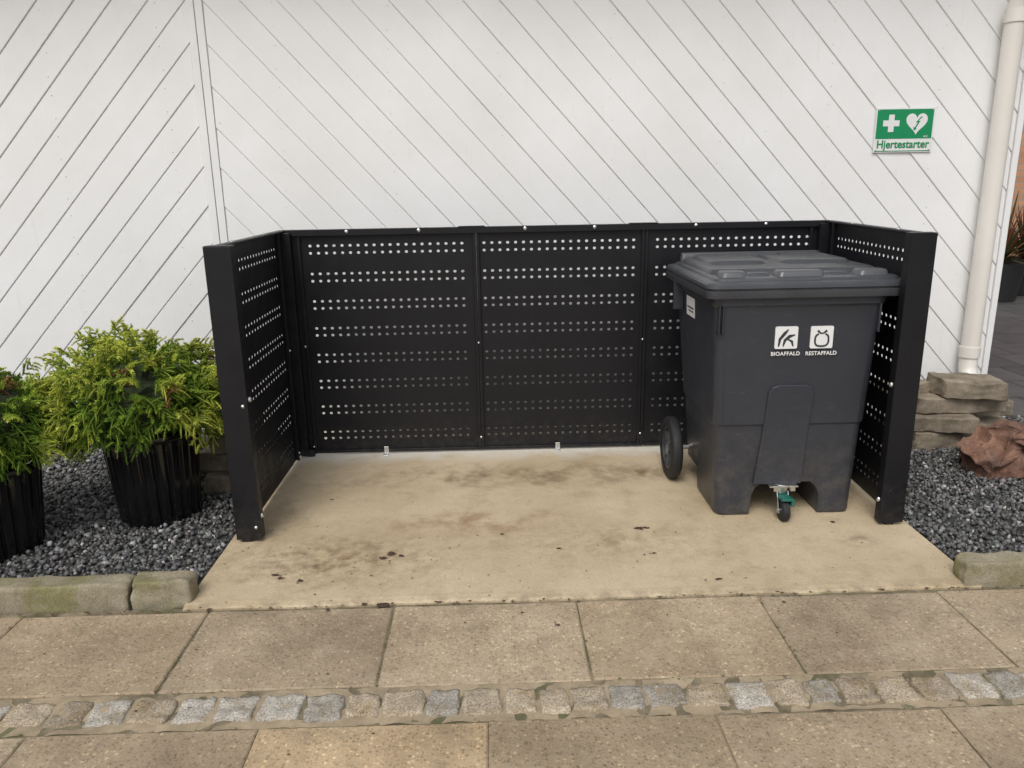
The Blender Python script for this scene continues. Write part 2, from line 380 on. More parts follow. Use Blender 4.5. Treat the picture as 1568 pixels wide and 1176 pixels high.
def nails():
    parts=[]; p=.137
    for sx in np.arange(-4.7,3.8,.58):
        if -.55<sx<-.33: continue
        a=A if sx<-.44 else -A; off=0. if sx<-.44 else .03
        d=np.array([math.cos(a),math.sin(a)]); n=np.array([-d[1],d[0]]); n=n if n[1]>0 else -n
        for k in range(-40,60):
            for fr in (.22,.78):
                s=(k+fr)*p+off; z=(s-n[0]*sx)/n[1]
                if .1<z<3: 
                    xx=sx+random.uniform(-.012,.012); y=YW-.012+.004*fr
                    parts.append(cyl((xx,y+.001,z),(xx,y-.0030,z),.0032,.0028,6))
    v,f=merge(parts); mesh('nails',v,f,simple('nail',(.58,.57,.53),.6),house)
nails()
dp=empty('drainpipe')
xp=3.735; yp=YW-.085
pth=[(xp+.30,yp-.35,2.62),(xp+.12,yp-.2,2.45),(xp+.04,yp-.07,2.34),(xp+.008,yp-.015,2.26),(xp,yp,2.18),(xp,yp,1.2),(xp,yp,.40),(xp,yp,.33),(xp-.004,yp-.02,.29),(xp-.01,yp-.06,.25)]
v,f=tube(pth,.048,24); o=mesh('pipe',v,f,CREAM,dp,smooth=True); autosmooth(o,50)
for i,z in enumerate((2.17,.42)):
    v,f=cyl((xp,yp,z-.03),(xp,yp,z+.03),.054,.054,24); o=mesh(f'collar_{i+1}',v,f,CREAM,dp,smooth=True); autosmooth(o)
for i,z in enumerate((1.95,.55)):
    box(f'bracket_{i+1}',xp-.012,xp+.012,yp+.045,YW-.012,z-.01,z+.01,CREAM,dp)
# ---------------------------------------------------------------- text helper
def text_mesh(name,s,size,x,y,z,mat,parent,align='CENTER',rotz=0,depth=.0008,bold=.0,sx=1,sp=1.0):
    cu=bpy.data.curves.new(name,'FONT'); cu.body=s; cu.size=size; cu.align_x=align; cu.extrude=depth; cu.offset=bold; cu.space_character=sp
    t=bpy.data.objects.new(name,cu); COL.objects.link(t)
    dg=bpy.context.evaluated_depsgraph_get(); me=bpy.data.meshes.new_from_object(t.evaluated_get(dg))
    bpy.data.objects.remove(t); me.materials.clear(); me.materials.append(mat)
    o=bpy.data.objects.new(name,me); link(o,parent)
    me.transform(Matrix.Translation((x,y,z))@Matrix.Rotation(rotz,4,'Z')@Matrix.Rotation(math.pi/2,4,'X')@Matrix.Diagonal((sx,1,1,1)))
    return o
def flat(name,pts,y0,y1,mat,parent):
    n=len(pts); v=[(a,y0,b) for a,b in pts]+[(a,y1,b) for a,b in pts]
    f=[tuple(range(n)),tuple(range(n,2*n))[::-1]]+[(i,(i+1)%n,n+(i+1)%n,n+i) for i in range(n)]
    return mesh(name,v,f,mat,parent)
sg=empty('defibrillator_sign'); sx0,sx1,sz0,sz1=3.095,3.412,1.515,1.742; ys=YW-.018
box('plate',sx0,sx1,ys-.003,ys,sz0,sz1,LAB,sg,bevel=.0008)
yk=ys-.0042
box('green_field',sx0+.007,sx1-.007,yk,ys-.0031,sz0+.070,sz1-.007,GREEN,sg,bevel=0)
box('green_band',sx0+.007,sx1-.007,yk,ys-.0031,sz0+.005,sz0+.009,GREEN,sg,bevel=0)
text_mesh('lettering','Hjertestarter',.057,(sx0+sx1)/2,yk-.0004,sz0+.0235,GREEN,sg,bold=.0010,sx=.93)
cx=sx0+.085; cz=sz1-.078; a=.015;b=.044
flat('cross',[(cx-a,cz-b),(cx+a,cz-b),(cx+a,cz-a),(cx+b,cz-a),(cx+b,cz+a),(cx+a,cz+a),(cx+a,cz+b),(cx-a,cz+b),(cx-a,cz+a),(cx-b,cz+a),(cx-b,cz-a),(cx-a,cz-a)],yk-.001,yk-.0002,LAB,sg)
hx=sx0+.222; H=[]
for i in range(48):
    t=2*math.pi*i/48; H.append((hx+.0036*16*math.sin(t)**3,cz+.003+.0038*(13*math.cos(t)-5*math.cos(2*t)-2*math.cos(3*t)-math.cos(4*t))))
flat('heart',H,yk-.001,yk-.0002,LAB,sg)
bolt=[(.020,.032),(-.005,.003),(.006,.003),(-.009,-.024),(-.016,-.018),(-.013,-.038),(.004,-.030),(-.003,-.028),(.019,.011),(.007,.011),(.030,.032)]
flat('bolt',[(hx+p,cz+q) for p,q in bolt],yk-.002,yk-.0011,GREEN,sg)
text_mesh('small_print','AED',.013,sx1-.04,yk-.0004,sz0+.076,LAB,sg)
for i,(p,q) in enumerate(((sx0+.014,sz1-.012),(sx1-.014,sz1-.012),(sx0+.014,sz0+.011),(sx1-.014,sz0+.011))):
    v,f=cyl((p,yk-.003,q),(p,yk,q),.0035,.004,10); mesh(f'screw_{i+1}',v,f,STEEL,sg)
# ---------------------------------------------------------------- enclosure
enc=empty('perforated_bin_enclosure'); Hh=1.185; XL=-.004; XR=2.718; YF=-1.03
bands=[1.087-.1385*i for i in range(8)]
rows=sorted([b+s for b in bands for s in (.018,-.018)])
def perf(name,u0,u1,cols,mapf,hw=.0074,hh=.0064,zb=.022,zt=Hh-.012):
    U=[u0]+[c+s for c in cols for s in (-hw,-hw*.45,hw*.45,hw)]+[u1]; Z=[zb]+[r+s for r in rows for s in (-hh,-hh*.45,hh*.45,hh)]+[zt]
    v=[mapf(u,z) for z in Z for u in U]; n=len(U); f=[]
    for j in range(len(Z)-1):
        for i in range(n-1):
            a,b=i%4,j%4; q=(j*n+i,j*n+i+1,(j+1)*n+i+1,(j+1)*n+i)
            if a and b:
                if a==2 or b==2: continue
                if a==1 and b==1: f.append((q[0],q[1],q[3]))
                elif a==3 and b==1: f.append((q[0],q[1],q[2]))
                elif a==1 and b==3: f.append((q[0],q[2],q[3]))
                else: f.append((q[1],q[2],q[3]))
            else: f.append(q)
    mesh(name,v,f,BLACK,enc,solid=.002)
def colsr(a,b,n): return [a+(b-a)*i/(n-1) for i in range(n)]
bk=lambda u,z:(u,0,z)
perf('back_panel_1',XL,.955,colsr(.131,.885,20),bk)
perf('back_panel_2',.9555,1.80,colsr(.995,1.745,20),bk)
perf('back_panel_3',1.8005,XR,colsr(1.865,2.62,20),bk)
perf('side_panel_left',YF+.003,-.001,colsr(-.93,-.16,20),lambda u,z:(XL,u,z))
perf('side_panel_right',YF+.003,-.001,colsr(-.93,-.16,20),lambda u,z:(XR,u,z))
L=[]
for xs in (.955,1.80): L+=[(xs-.016,xs-.001,-.016,-.0012,.02,Hh-.012),(xs+.001,xs+.016,-.016,-.0012,.02,Hh-.012)]
for s,x in ((1,XL),(-1,XR)):
    def xx(a,b): return (x+s*a,x+s*b) if s>0 else (x+s*b,x+s*a)
    L.append((*xx(.075,.090),-.018,-.0012,.02,Hh-.012)); L.append((*xx(.0012,.018),-.118,-.103,.02,Hh-.012))
    L.append((*xx(.0012,.05),-.05,-.0012,.02,Hh-.012))
    L.append((*xx(.0012,.012),YF+.055,YF+.068,.02,Hh-.012))
boxes('folded_seams',L,BLACK,enc,bevel=.002,seg=2)
L=[(XL-.012,XR+.012,-.022,.018,Hh-.0115,Hh)]
for x in (XL,XR): L.append((x-.014,x+.020,YF+.004,-.0225,Hh-.0115,Hh))
boxes('top_rail',L,BLACK,enc,bevel=.003,seg=2)
boxes('top_rail_lip',[(XL+.03,XR-.03,-.0245,-.0222,Hh-.030,Hh-.001)],BLACK,enc,bevel=.0008)
boxes('rail_joints',[(.87,1.0,-.026,.02,Hh+.0004,Hh+.004),(1.72,1.86,-.026,.02,Hh+.0004,Hh+.004)],BLACK,enc,bevel=.001)
boxes('bottom_rail',[(XL,.94,-.014,-.0014,.020,.034),(.972,1.785,-.014,-.0014,.020,.034),(1.82,XR-.06,-.014,-.0014,.020,.034)],BLACK,enc,bevel=.001)
L=[(XL-.014,.083,YF-.003,YF,.022,Hh+.001),(.080,.083,YF,YF+.045,.022,Hh),(XL-.014,XL-.011,YF,YF+.06,.03,Hh)]
boxes('front_post_left',L,BLACK,enc,bevel=.0012,seg=2)
L=[(2.634,XR+.014,YF-.003,YF,.022,Hh+.001),(2.634,2.637,YF,YF+.045,.022,Hh),(XR+.011,XR+.014,YF,YF+.06,.03,Hh)]
boxes('front_post_right',L,BLACK,enc,bevel=.0012,seg=2)
boxes('post_caps',[(XL-.014,.083,YF-.003,YF+.05,Hh+.0014,Hh+.004),(2.634,XR+.014,YF-.003,YF+.05,Hh+.0014,Hh+.004)],BLACK,enc,bevel=.001)
boxes('post_feet',[(.0,.04,YF+.004,YF+.04,.008,.04),(2.66,2.70,YF+.004,YF+.04,.008,.04),(.04,.075,-.04,-.02,.008,.045),(2.62,2.66,-.04,-.02,.008,.045)],RUB,enc)
L=[]
for x in (.45,1.36): L+=[(x-.012,x+.012,-.055,-.016,.0125,.0155),(x-.012,x+.012,-.018,-.015,.0125,.05)]
boxes('floor_brackets',L,STEEL,enc)
parts=[]
def bolt_(p,d,r=.0075,h=.006): p=np.array(p,float);d=np.array(d,float); parts.append(cyl(p,p+d*h*.6,r,r*.85,12)); parts.append(cyl(p+d*h*.6,p+d*h,r*.85,r*.4,12))
for x in (.32,.675,1.20,1.545,2.05,2.40): bolt_((x,-.0248,Hh-.012),(0,-1,0),.010)
for x in (.955,1.80):
    for z in (.60,.09): bolt_((x,-.0162,z),(0,-1,0),.0065)
for x in (.07,2.64): 
    for z in (.06,.60): bolt_((x,-.0195,z),(0,-1,0),.0065)
for x,s in ((XL,1),(XR,-1)):
    for z in (.06,.60): bolt_((x+s*.018,-.11,z),(s,0,0),.0065)
for z in (.60,.115): bolt_((.0835,YF+.024,z),(1,0,0),.011,.009); bolt_((2.6335,YF+.024,z),(-1,0,0),.011,.009)
bolt_((.065,YF-.0035,.58),(0,-1,0),.008); bolt_((.065,YF-.0035,.075),(0,-1,0),.008)
for y in (-.3,-.75): bolt_((XR-.0,y,Hh+.0002),(0,0,1),.008); bolt_((XL,y,Hh+.0002),(0,0,1),.008)
for x in (.45,1.36): bolt_((x,-.04,.0158),(0,0,1),.006)
v,f=merge(parts); mesh('bolts',v,f,STEEL,enc)
for o in enc.children:            # the right wing stands slightly toed in
    for q in o.data.vertices:
        if q.co.x>2.5: q.co.x+=.039*q.co.y
# ---------------------------------------------------------------- wheelie bin
bn=empty('wheelie_bin')
secs=[(.010,1.968,2.522,-.890,-.43,.03),(.020,1.957,2.532,-.900,-.42,.035),(.40,1.936,2.546,-.912,-.36,.04),(.412,1.9345,2.5475,-.9125,-.36,.04),(.420,1.929,2.553,-.919,-.355,.04),(.80,1.909,2.567,-.932,-.29,.04),(.905,1.904,2.571,-.935,-.27,.04),(.915,1.892,2.583,-.943,-.26,.04),(.955,1.888,2.587,-.945,-.255,.04)]
v,f=loft(secs,6); body=mesh('body',v,f,BIN,bn)
cut=[(2.096,-.05),(2.104,.10),(2.118,.135),(2.145,.158),(2.35,.158),(2.376,.135),(2.390,.10),(2.398,-.05)]
c=flat('cutter',cut,-1.1,-.60,BIN,None); c2=flat('cutter2',[(1.9,-.1),(1.9,.12),(2.6,.12),(2.6,-.1)],-.60,-.30,BIN,None)
for q in (c,c2):
    m=body.modifiers.new('c','BOOLEAN'); m.operation='DIFFERENCE'; m.object=q; m.solver='EXACT'
m=body.modifiers.new('b','BEVEL'); m.width=.004; m.segments=2; m.limit_method='ANGLE'; m.angle_limit=math.radians(40)
dg=bpy.context.evaluated_depsgraph_get(); me=bpy.data.meshes.new_from_object(body.evaluated_get(dg)); body.modifiers.clear(); body.data=me
bpy.data.objects.remove(c); bpy.data.objects.remove(c2); autosmooth(body,28)
def fy(z): return np.interp(z,[.022,.40,.42,.80,.905],[-.90,-.912,-.919,-.932,-.935])
pts=[(2.105,.155),(2.128,.40),(2.137,.555),(2.150,.578),(2.175,.588),(2.29,.588),(2.312,.578),(2.322,.555),(2.316,.40),(2.305,.155)]
n=len(pts); v=[(a,fy(b)+.01,b) for a,b in pts]+[(a,fy(b)-.012,b) for a,b in pts]
f=[tuple(range(n)),tuple(range(n,2*n))[::-1]]+[(i,(i+1)%n,n+(i+1)%n,n+i) for i in range(n)]
mesh('front_rib',v,f,BIN,bn,bevel=.004,seg=3)
boxes('rim_gussets',[(1.915,1.921,-.948,-.90,.80,.914),(1.930,1.936,-.948,-.90,.80,.914),(2.548,2.556,-.948,-.90,.80,.914),(2.572,2.625,-.72,-.70,.80,.95),(2.572,2.625,-.52,-.50,.80,.95),(1.86,1.905,-.42,-.40,.82,.95)],BIN,bn,bevel=.002)
def inset(z,i,r): return (z,1.862+i,2.670-i,-.965+i,-.19-i,max(r-i*.3,.01))
secs=[inset(.944,.014,.05),inset(.945,.002,.05),inset(.950,0,.05),inset(.974,0,.05),inset(.977,.007,.05),inset(.981,.007,.05),inset(.984,-.001,.05),inset(.996,.001,.05),inset(1.004,.008,.05),inset(1.007,.022,.05),inset(1.009,.034,.05),inset(1.017,.040,.05),inset(1.020,.050,.05),inset(1.020,.2,.05)]
v,f=loft(secs,8); lid=mesh('lid',v,f,LID,bn); autosmooth(lid,30)
def rbox(name,x0,x1,y0,y1,z0,z1,r,mat=LID,tap=.012):
    v,f=loft([(z0,x0,x1,y0,y1,r),(z1-.006,x0+tap*.5,x1-tap*.5,y0+tap*.6,y1-tap*.6,r),(z1-.001,x0+tap,x1-tap,y0+tap,y1-tap,r*.9),(z1,x0+tap*2,x1-tap*2,y0+tap*2,y1-tap*2,r*.8)],6); o=mesh(name,v,f,mat,bn); autosmooth(o,40)
rbox('lid_deck',1.915,2.62,-.80,-.24,1.015,1.040,.06,tap=.02)
rbox('lid_dome_left',1.96,2.23,-.62,-.26,1.035,1.056,.05,tap=.022)
rbox('lid_dome_right',2.27,2.585,-.62,-.26,1.035,1.056,.05,tap=.022)
rbox('lid_hinge_bar',1.93,2.61,-.225,-.18,.99,1.056,.015)
for nm,x0,x1 in (('left',1.925,2.035),('centre',2.150,2.345),('right',2.47,2.60)):
    rbox('lid_handle_'+nm,x0,x1,-.905,-.815,1.012,1.042,.022,LIDL)
rbox('lid_web_1',2.045,2.14,-.87,-.80,1.012,1.031,.012); rbox('lid_web_2',2.355,2.46,-.87,-.80,1.012,1.031,.012)
yl=-.9385
def label(x0,x1,z0,z1,name):
    flat(name,[(x+r*math.cos(t),z+r*math.sin(t)) for (x,z,a0) in ((x1-.006,z1-.006,0),(x0+.006,z1-.006,90),(x0+.006,z0+.006,180),(x1-.006,z0+.006,270)) for r in (.006,) for t in [math.radians(a0+30*k) for k in range(4)]],yl,yl+.006,LAB,bn)
label(2.145,2.235,.739,.828,'label_bio'); label(2.286,2.376,.738,.827,'label_rest')
def strip(name,pts,w,mat=DARKL):
    P=[np.array(p,float) for p in pts]; A_=[];B_=[]
    for k,p in enumerate(P):
        d=P[min(k+1,len(P)-1)]-P[max(k-1,0)]; d/=np.linalg.norm(d); nn=np.array([-d[1],d[0]]); ww=w[k]/2 if isinstance(w,list) else w/2
        A_.append(p+nn*ww);B_.append(p-nn*ww)
    v=[(a[0],yl-.001,a[1]) for a in A_]+[(b[0],yl-.001,b[1]) for b in B_]; n=len(P)
    mesh(name,v,[(i,i+1,n+i+1,n+i) for i in range(n-1)],mat,bn,solid=.0008)
bx,bz=2.190,.783
strip('icon_stem_1',[(bx-.030,bz-.034),(bx-.026,bz-.005),(bx-.008,bz+.018),(bx+.006,bz+.034)],[.006,.011,.013,.004])
strip('icon_stem_2',[(bx-.012,bz-.034),(bx-.006,bz-.010),(bx+.012,bz+.006),(bx+.034,bz+.012)],[.005,.011,.013,.004])
strip('icon_stem_3',[(bx+.006,bz-.006),(bx+.022,bz-.014),(bx+.028,bz-.034)],[.004,.010,.005])
rx,rz=2.331,.776
strip('icon_bag',[(rx+.027*np.sign(math.sin(t))*abs(math.sin(t))**.7,rz-.004+.025*np.sign(math.cos(t))*abs(math.cos(t))**.7) for t in np.linspace(.35,2*math.pi-.35,24)],.007)
strip('icon_tie',[(rx-.018,rz+.034),(rx-.006,rz+.023),(rx+.006,rz+.023),(rx+.018,rz+.034)],[.009,.006,.006,.009])
text_mesh('label_text_bio','BIOAFFALD',.0215,2.190,yl+.0005,.712,LAB,bn,bold=.0004,sp=1.08); text_mesh('label_text_rest','RESTAFFALD',.0215,2.333,yl+.0005,.711,LAB,bn,bold=.0004,sp=1.04)
def sxz(z): return float(np.interp(z,[.42,.80,.905],[1.929,1.909,1.904]))
v=[(sxz(z)-.002,y,z) for y,z in ((-.62,.81),(-.48,.81),(-.48,.895),(-.62,.895))]; mesh('side_label',v,[(0,1,2,3)],LAB,bn,solid=.001)
boxes('side_label_print',[(sxz(.85)-.0045,sxz(.85)-.003,-.60,-.50,.846,.852),(sxz(.85)-.0045,sxz(.85)-.003,-.60,-.52,.832,.836)],DARKL,bn,bevel=0)
def wheel(name,x0,x1,yc,R):
    sec=[(0,R-.045),(0,R-.012),(.006,R-.003),(.016,R),(x1-x0-.016,R),(x1-x0-.006,R-.003),(x1-x0,R-.012),(x1-x0,R-.045)]
    N=40; v=[];f=[]
    for i in range(N):
        t=2*math.pi*i/N
        for (dx,r) in sec: v.append((x0+dx,yc+r*math.cos(t),R+.012+r*math.sin(t)))
    K=len(sec)
    for i in range(N):
        for k in range(K-1): f.append((i*K+k,((i+1)%N)*K+k,((i+1)%N)*K+k+1,i*K+k+1))
    o=mesh(name+'_tyre',v,f,RUB,bn); autosmooth(o,40)
    zc=R+.012; parts=[cyl((x0+.004,yc,zc),(x1-.004,yc,zc),.035,.035,20)]
    for k in range(8):
        t=2*math.pi*k/8; d=np.array([0,math.cos(t),math.sin(t)]); c0=np.array([x0+.014,yc,zc]); parts.append(cyl(c0+d*.03,c0+d*(R-.04),.010,.008,6))
    v,f=merge(parts); mesh(name+'_hub',v,f,LID,bn)
    v=[];f=[]
    for i in range(N):
        t=2*math.pi*i/N
        for dx,r in ((.003,R-.044),(.003,R-.056),(.03,R-.056),(.03,R-.044)): v.append((x0+dx,yc+r*math.cos(t),zc+r*math.sin(t)))
    for i in range(N):
        for k in range(4): f.append((i*4+k,((i+1)%N)*4+k,((i+1)%N)*4+(k+1)%4,i*4+(k+1)%4))
    mesh(name+'_rim',v,f,LID,bn)
wheel('wheel_left',1.843,1.893,-.44,.148); wheel('wheel_right',2.605,2.653,-.44,.148)
v,f=cyl((1.86,-.44,.16),(2.64,-.44,.16),.011,.011,12); mesh('axle',v,f,STEEL,bn)
cx_,cw=2.225,-.955
v,f=cyl((cx_,-.905,.118),(cx_,-.905,.158),.028,.034,20); mesh('castor_swivel',v,f,STEEL,bn)
boxes('castor_plate',[(cx_-.060,cx_+.060,-.945,-.81,.150,.156),(cx_-.045,cx_-.025,-.952,-.935,.136,.160),(cx_+.025,cx_+.045,-.952,-.935,.136,.160)],STEEL,bn)
for s in (-1,1):
    P=[(-.930,.130),(-.885,.130),(cw+.012,.045),(cw-.012,.045)]
    v=[(cx_+s*.021,y,z) for y,z in P]+[(cx_+s*.025,y,z) for y,z in P]; mesh('castor_fork',v,[(0,1,2,3),(7,6,5,4),(0,1,5,4),(1,2,6,5),(2,3,7,6),(3,0,4,7)],STEEL,bn)
v,f=cyl((cx_-.015,cw,.054),(cx_+.015,cw,.054),.046,.046,28); o=mesh('castor_wheel',v,f,RUB,bn,bevel=.006,seg=3)
v,f=cyl((cx_-.028,cw,.054),(cx_+.028,cw,.054),.010,.010,12); mesh('castor_axle',v,f,STEEL,bn)
box('castor_brake_pedal',cx_-.020,cx_+.026,cw-.030,-.92,.103,.115,TEAL,bn,bevel=.004)
box('castor_brake_tab',cx_+.022,cx_+.036,cw-.026,cw+.02,.078,.110,TEAL,bn,bevel=.004)
# ---------------------------------------------------------------- planters and shrubs
def planter(name,cx,cy,rt,rb,h):
    p=empty(name); N=22*14; prof=[(0,rb*.97),(.012,rb),(h*.5,(rb+rt)/2),(h-.03,rt*.99)]
    v=[];f=[]
    for z,r in prof:
        for i in range(N):
            t=2*math.pi*i/N; ph=(i%14)/14; w=abs(ph-.5)*2; groove=-.014*max(0,(w-.4)/.6)**1.2
            rr=r+groove+.003*noise.noise(Vector((math.cos(t)*3,math.sin(t)*3,z*5))); v.append((cx+rr*math.cos(t),cy+rr*math.sin(t),.008+z))
    for k in range(len(prof)-1):
        for i in range(N): f.append((k*N+i,k*N+(i+1)%N,(k+1)*N+(i+1)%N,(k+1)*N+i))
    o=mesh('ribbed_wall',v,f,GLOSS,p,smooth=True)
    M=48; v=[];f=[]
    for r,z in ((rt*.97,h-.032),(rt*1.03,h-.03),(rt*1.04,h-.005),(rt*1.02,h),(rt*.94,h),(rt*.93,h-.05)):
        for i in range(M): t=2*math.pi*i/M; v.append((cx+r*math.cos(t),cy+r*math.sin(t),z+.008))
    for k in range(5):
        for i in range(M): f.append((k*M+i,k*M+(i+1)%M,(k+1)*M+(i+1)%M,(k+1)*M+i))
    o=mesh('rim',v,f,GLOSS,p,smooth=True)
    v,f=cyl((cx,cy,h-.06),(cx,cy,h-.03),rt*.93,rt*.93,32); mesh('soil',v,f,DIRT,p)
def shrub(name,cx,cy,cz,R,Rz,nb,seed,tint=(1,1,1)):
    # feathery conifer: sprays of soft, blunt, needle-clad shoots, lime at the tips
    r=np.random.default_rng(seed); root=empty(name); S=8
    th=r.uniform(0,2*np.pi,nb); cp=r.uniform(-.58,1,nb)
    s_=np.sqrt(1-cp**2); Db=np.stack([s_*np.cos(th),s_*np.sin(th),cp],1)
    lb=np.array([noise.noise(Vector(d*2.6)+Vector((seed,0,0))) for d in Db]); radb=.80+.26*lb+r.uniform(-.14,.05,nb)
    idx=np.repeat(np.arange(nb),S); n=len(idx); first=np.tile(np.arange(S)==0,nb)
    # each spray: one leading shoot plus side shoots branching from it
    main=Db*np.array([1,1,.55])+r.normal(0,.28,(nb,3))+np.array([0,0,.12]); main/=np.linalg.norm(main,axis=1,keepdims=True)
    sdv=np.cross(main,r.normal(size=(nb,3))); sdv/=np.linalg.norm(sdv,axis=1,keepdims=True)
    along=np.tile(np.array([0,.1,.1,.35,.35,.6,.6,.8]),nb); sgn=np.tile(np.array([0,1,-1,1,-1,1,-1,1]),nb)
    ml=r.uniform(.085,.125,nb)*(R/.38); md_=r.uniform(.25,.8,nb)*ml*(.25+.75*np.clip(1-np.abs(Db[:,2])*.9,0,1))
    B0=np.array([cx,cy,cz])+Db*np.array([R,R,Rz])*(radb-.10)[:,None]
    B=B0[idx]+main[idx]*(ml[idx]*along)[:,None]; B[:,2]-=md_[idx]*along**2
    Hd=main[idx]+sdv[idx]*sgn[:,None]*r.uniform(.7,1.1,(n,1))+r.normal(0,.16,(n,3)); Hd/=np.linalg.norm(Hd,axis=1,keepdims=True)
    Ln=np.where(first,ml[idx],r.uniform(.032,.058,n)*(R/.38)); droop=np.where(first,md_[idx],r.uniform(.1,.7,n)*Ln)
    D=Db[idx]; lump=lb[idx]; rad=radb[idx]
    M=52; t=np.linspace(.0,1,M)[None,:]*np.ones((n,1))
    ax=B[:,None]+Hd[:,None]*(Ln[:,None,None]*t[...,None]); ax[...,2]-=droop[:,None]*t**2
    tg=Hd[:,None]*Ln[:,None,None]+np.zeros((n,M,3)); tg[...,2]-=2*droop[:,None]*t; tg/=np.linalg.norm(tg,axis=2,keepdims=True)
    rv=r.normal(size=(n,M,3)); rv-=tg*np.sum(rv*tg,2,keepdims=True); rv/=np.linalg.norm(rv,axis=2,keepdims=True)
    nd=rv*.95+tg*.55; nl=(.0120*(1-.25*t**4)*r.uniform(.6,1.1,(n,M)))[...,None]
    sd=np.cross(tg,rv)*.0019
    V=np.stack([ax-sd,ax+sd,ax+nd*nl],2).reshape(-1,3); F=np.arange(len(V)).reshape(-1,3)
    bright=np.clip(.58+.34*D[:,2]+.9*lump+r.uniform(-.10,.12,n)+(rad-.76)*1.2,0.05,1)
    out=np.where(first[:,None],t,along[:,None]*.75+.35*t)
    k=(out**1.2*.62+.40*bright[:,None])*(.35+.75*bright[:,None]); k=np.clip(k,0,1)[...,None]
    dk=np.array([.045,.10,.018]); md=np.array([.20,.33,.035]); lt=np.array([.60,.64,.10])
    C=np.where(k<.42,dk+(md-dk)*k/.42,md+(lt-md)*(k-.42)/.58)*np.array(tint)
    br=(r.random(nb)<.03)[idx][:,None,None]; C=np.where(br,np.array([.24,.125,.05]),C)
    C=C*r.uniform(.85,1.15,(nb,1,1))[idx]
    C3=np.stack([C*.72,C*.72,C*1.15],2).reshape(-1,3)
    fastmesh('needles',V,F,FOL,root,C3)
    ks=[0,13,26,39,51]; w=[.0022,.0034,.0034,.0028,.0010]; K=5; pv=[];pc=[]
    s=np.cross(Hd,[.3,.2,1.]); s/=np.linalg.norm(s,axis=1,keepdims=True); u=np.cross(s,Hd)
    for a,kk in enumerate(ks):
        for j in range(K):
            an=2*np.pi*j/K; pv.append(ax[:,kk]+w[a]*(s*math.cos(an)+u*math.sin(an))); pc.append(C[:,kk]*.55)
    pv=np.stack(pv,1); pc=np.stack(pc,1)
    base=[(a*K+j,a*K+(j+1)%K,(a+1)*K+(j+1)%K,(a+1)*K+j) for a in range(4) for j in range(K)]
    F=(np.array(base)[None]+(25*np.arange(n))[:,None,None]).reshape(-1,4)
    fastmesh('shoots',pv.reshape(-1,3),F,FOL,root,pc.reshape(-1,3),smooth=True)
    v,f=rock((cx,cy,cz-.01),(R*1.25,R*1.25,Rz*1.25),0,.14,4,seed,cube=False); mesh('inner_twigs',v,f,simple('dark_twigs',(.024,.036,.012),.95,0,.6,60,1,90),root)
    v,f=cyl((cx,cy,.3),(cx,cy,cz),.03,.02,8); mesh('stem',v,f,DIRT,root)
planter('ribbed_planter',-.455,-.70,.195,.165,.40); shrub('conifer_shrub',-.485,-.68,.535,.395,.275,520,3)
planter('ribbed_planter',-.985,-1.0,.20,.165,.36); shrub('conifer_shrub',-1.0,-.97,.515,.36,.25,420,5,(.97,1,1))
st=empty('dry_stone_wall')
for i,(x,y,z,a,b,c,r) in enumerate([(-.20,-.38,.04,.30,.22,.10,.1),(-.26,-.34,.135,.26,.20,.09,-.15),(-.17,-.36,.225,.28,.20,.09,.05),(-.22,-.33,.315,.24,.18,.09,.2),(-.52,-.15,.05,.28,.2,.1,.1),(-.5,-.14,.14,.25,.2,.08,-.1)]):
    v,f=rock((x,y,z),(a,b,c),r,.12,5,i+20,freq=3); mesh(f'stone_{i+1}',v,f,STACK,st,smooth=True)
st=empty('dry_stone_wall')
for i,(x,y,z,a,b,c,r,tl) in enumerate([(3.34,-.02,.045,.26,.24,.11,.1,0),(3.66,.06,.05,.30,.25,.12,-.3,0),(3.36,-.03,.140,.38,.26,.085,-.12,.04),(3.48,.05,.222,.52,.28,.085,.1,.04),(3.22,.08,.290,.24,.2,.055,.3,-.06),(3.53,-.02,.310,.33,.22,.095,-.08,.05),(3.75,.18,.14,.26,.2,.09,.2,0)]):
    v,f=rock((x,y,z),(a,b,c),r,.12,6,i+40,freq=4,tilt=tl); o=mesh(f'stone_{i+1}',v,f,STACK,st,smooth=True); autosmooth(o,30)
v,f=rock((3.52,-.44,.08),(.48,.34,.24),.2,.28,5,74,cube=False,freq=3.6,tilt=.12); o=mesh('red_boulder',v,f,REDR); autosmooth(o,25)
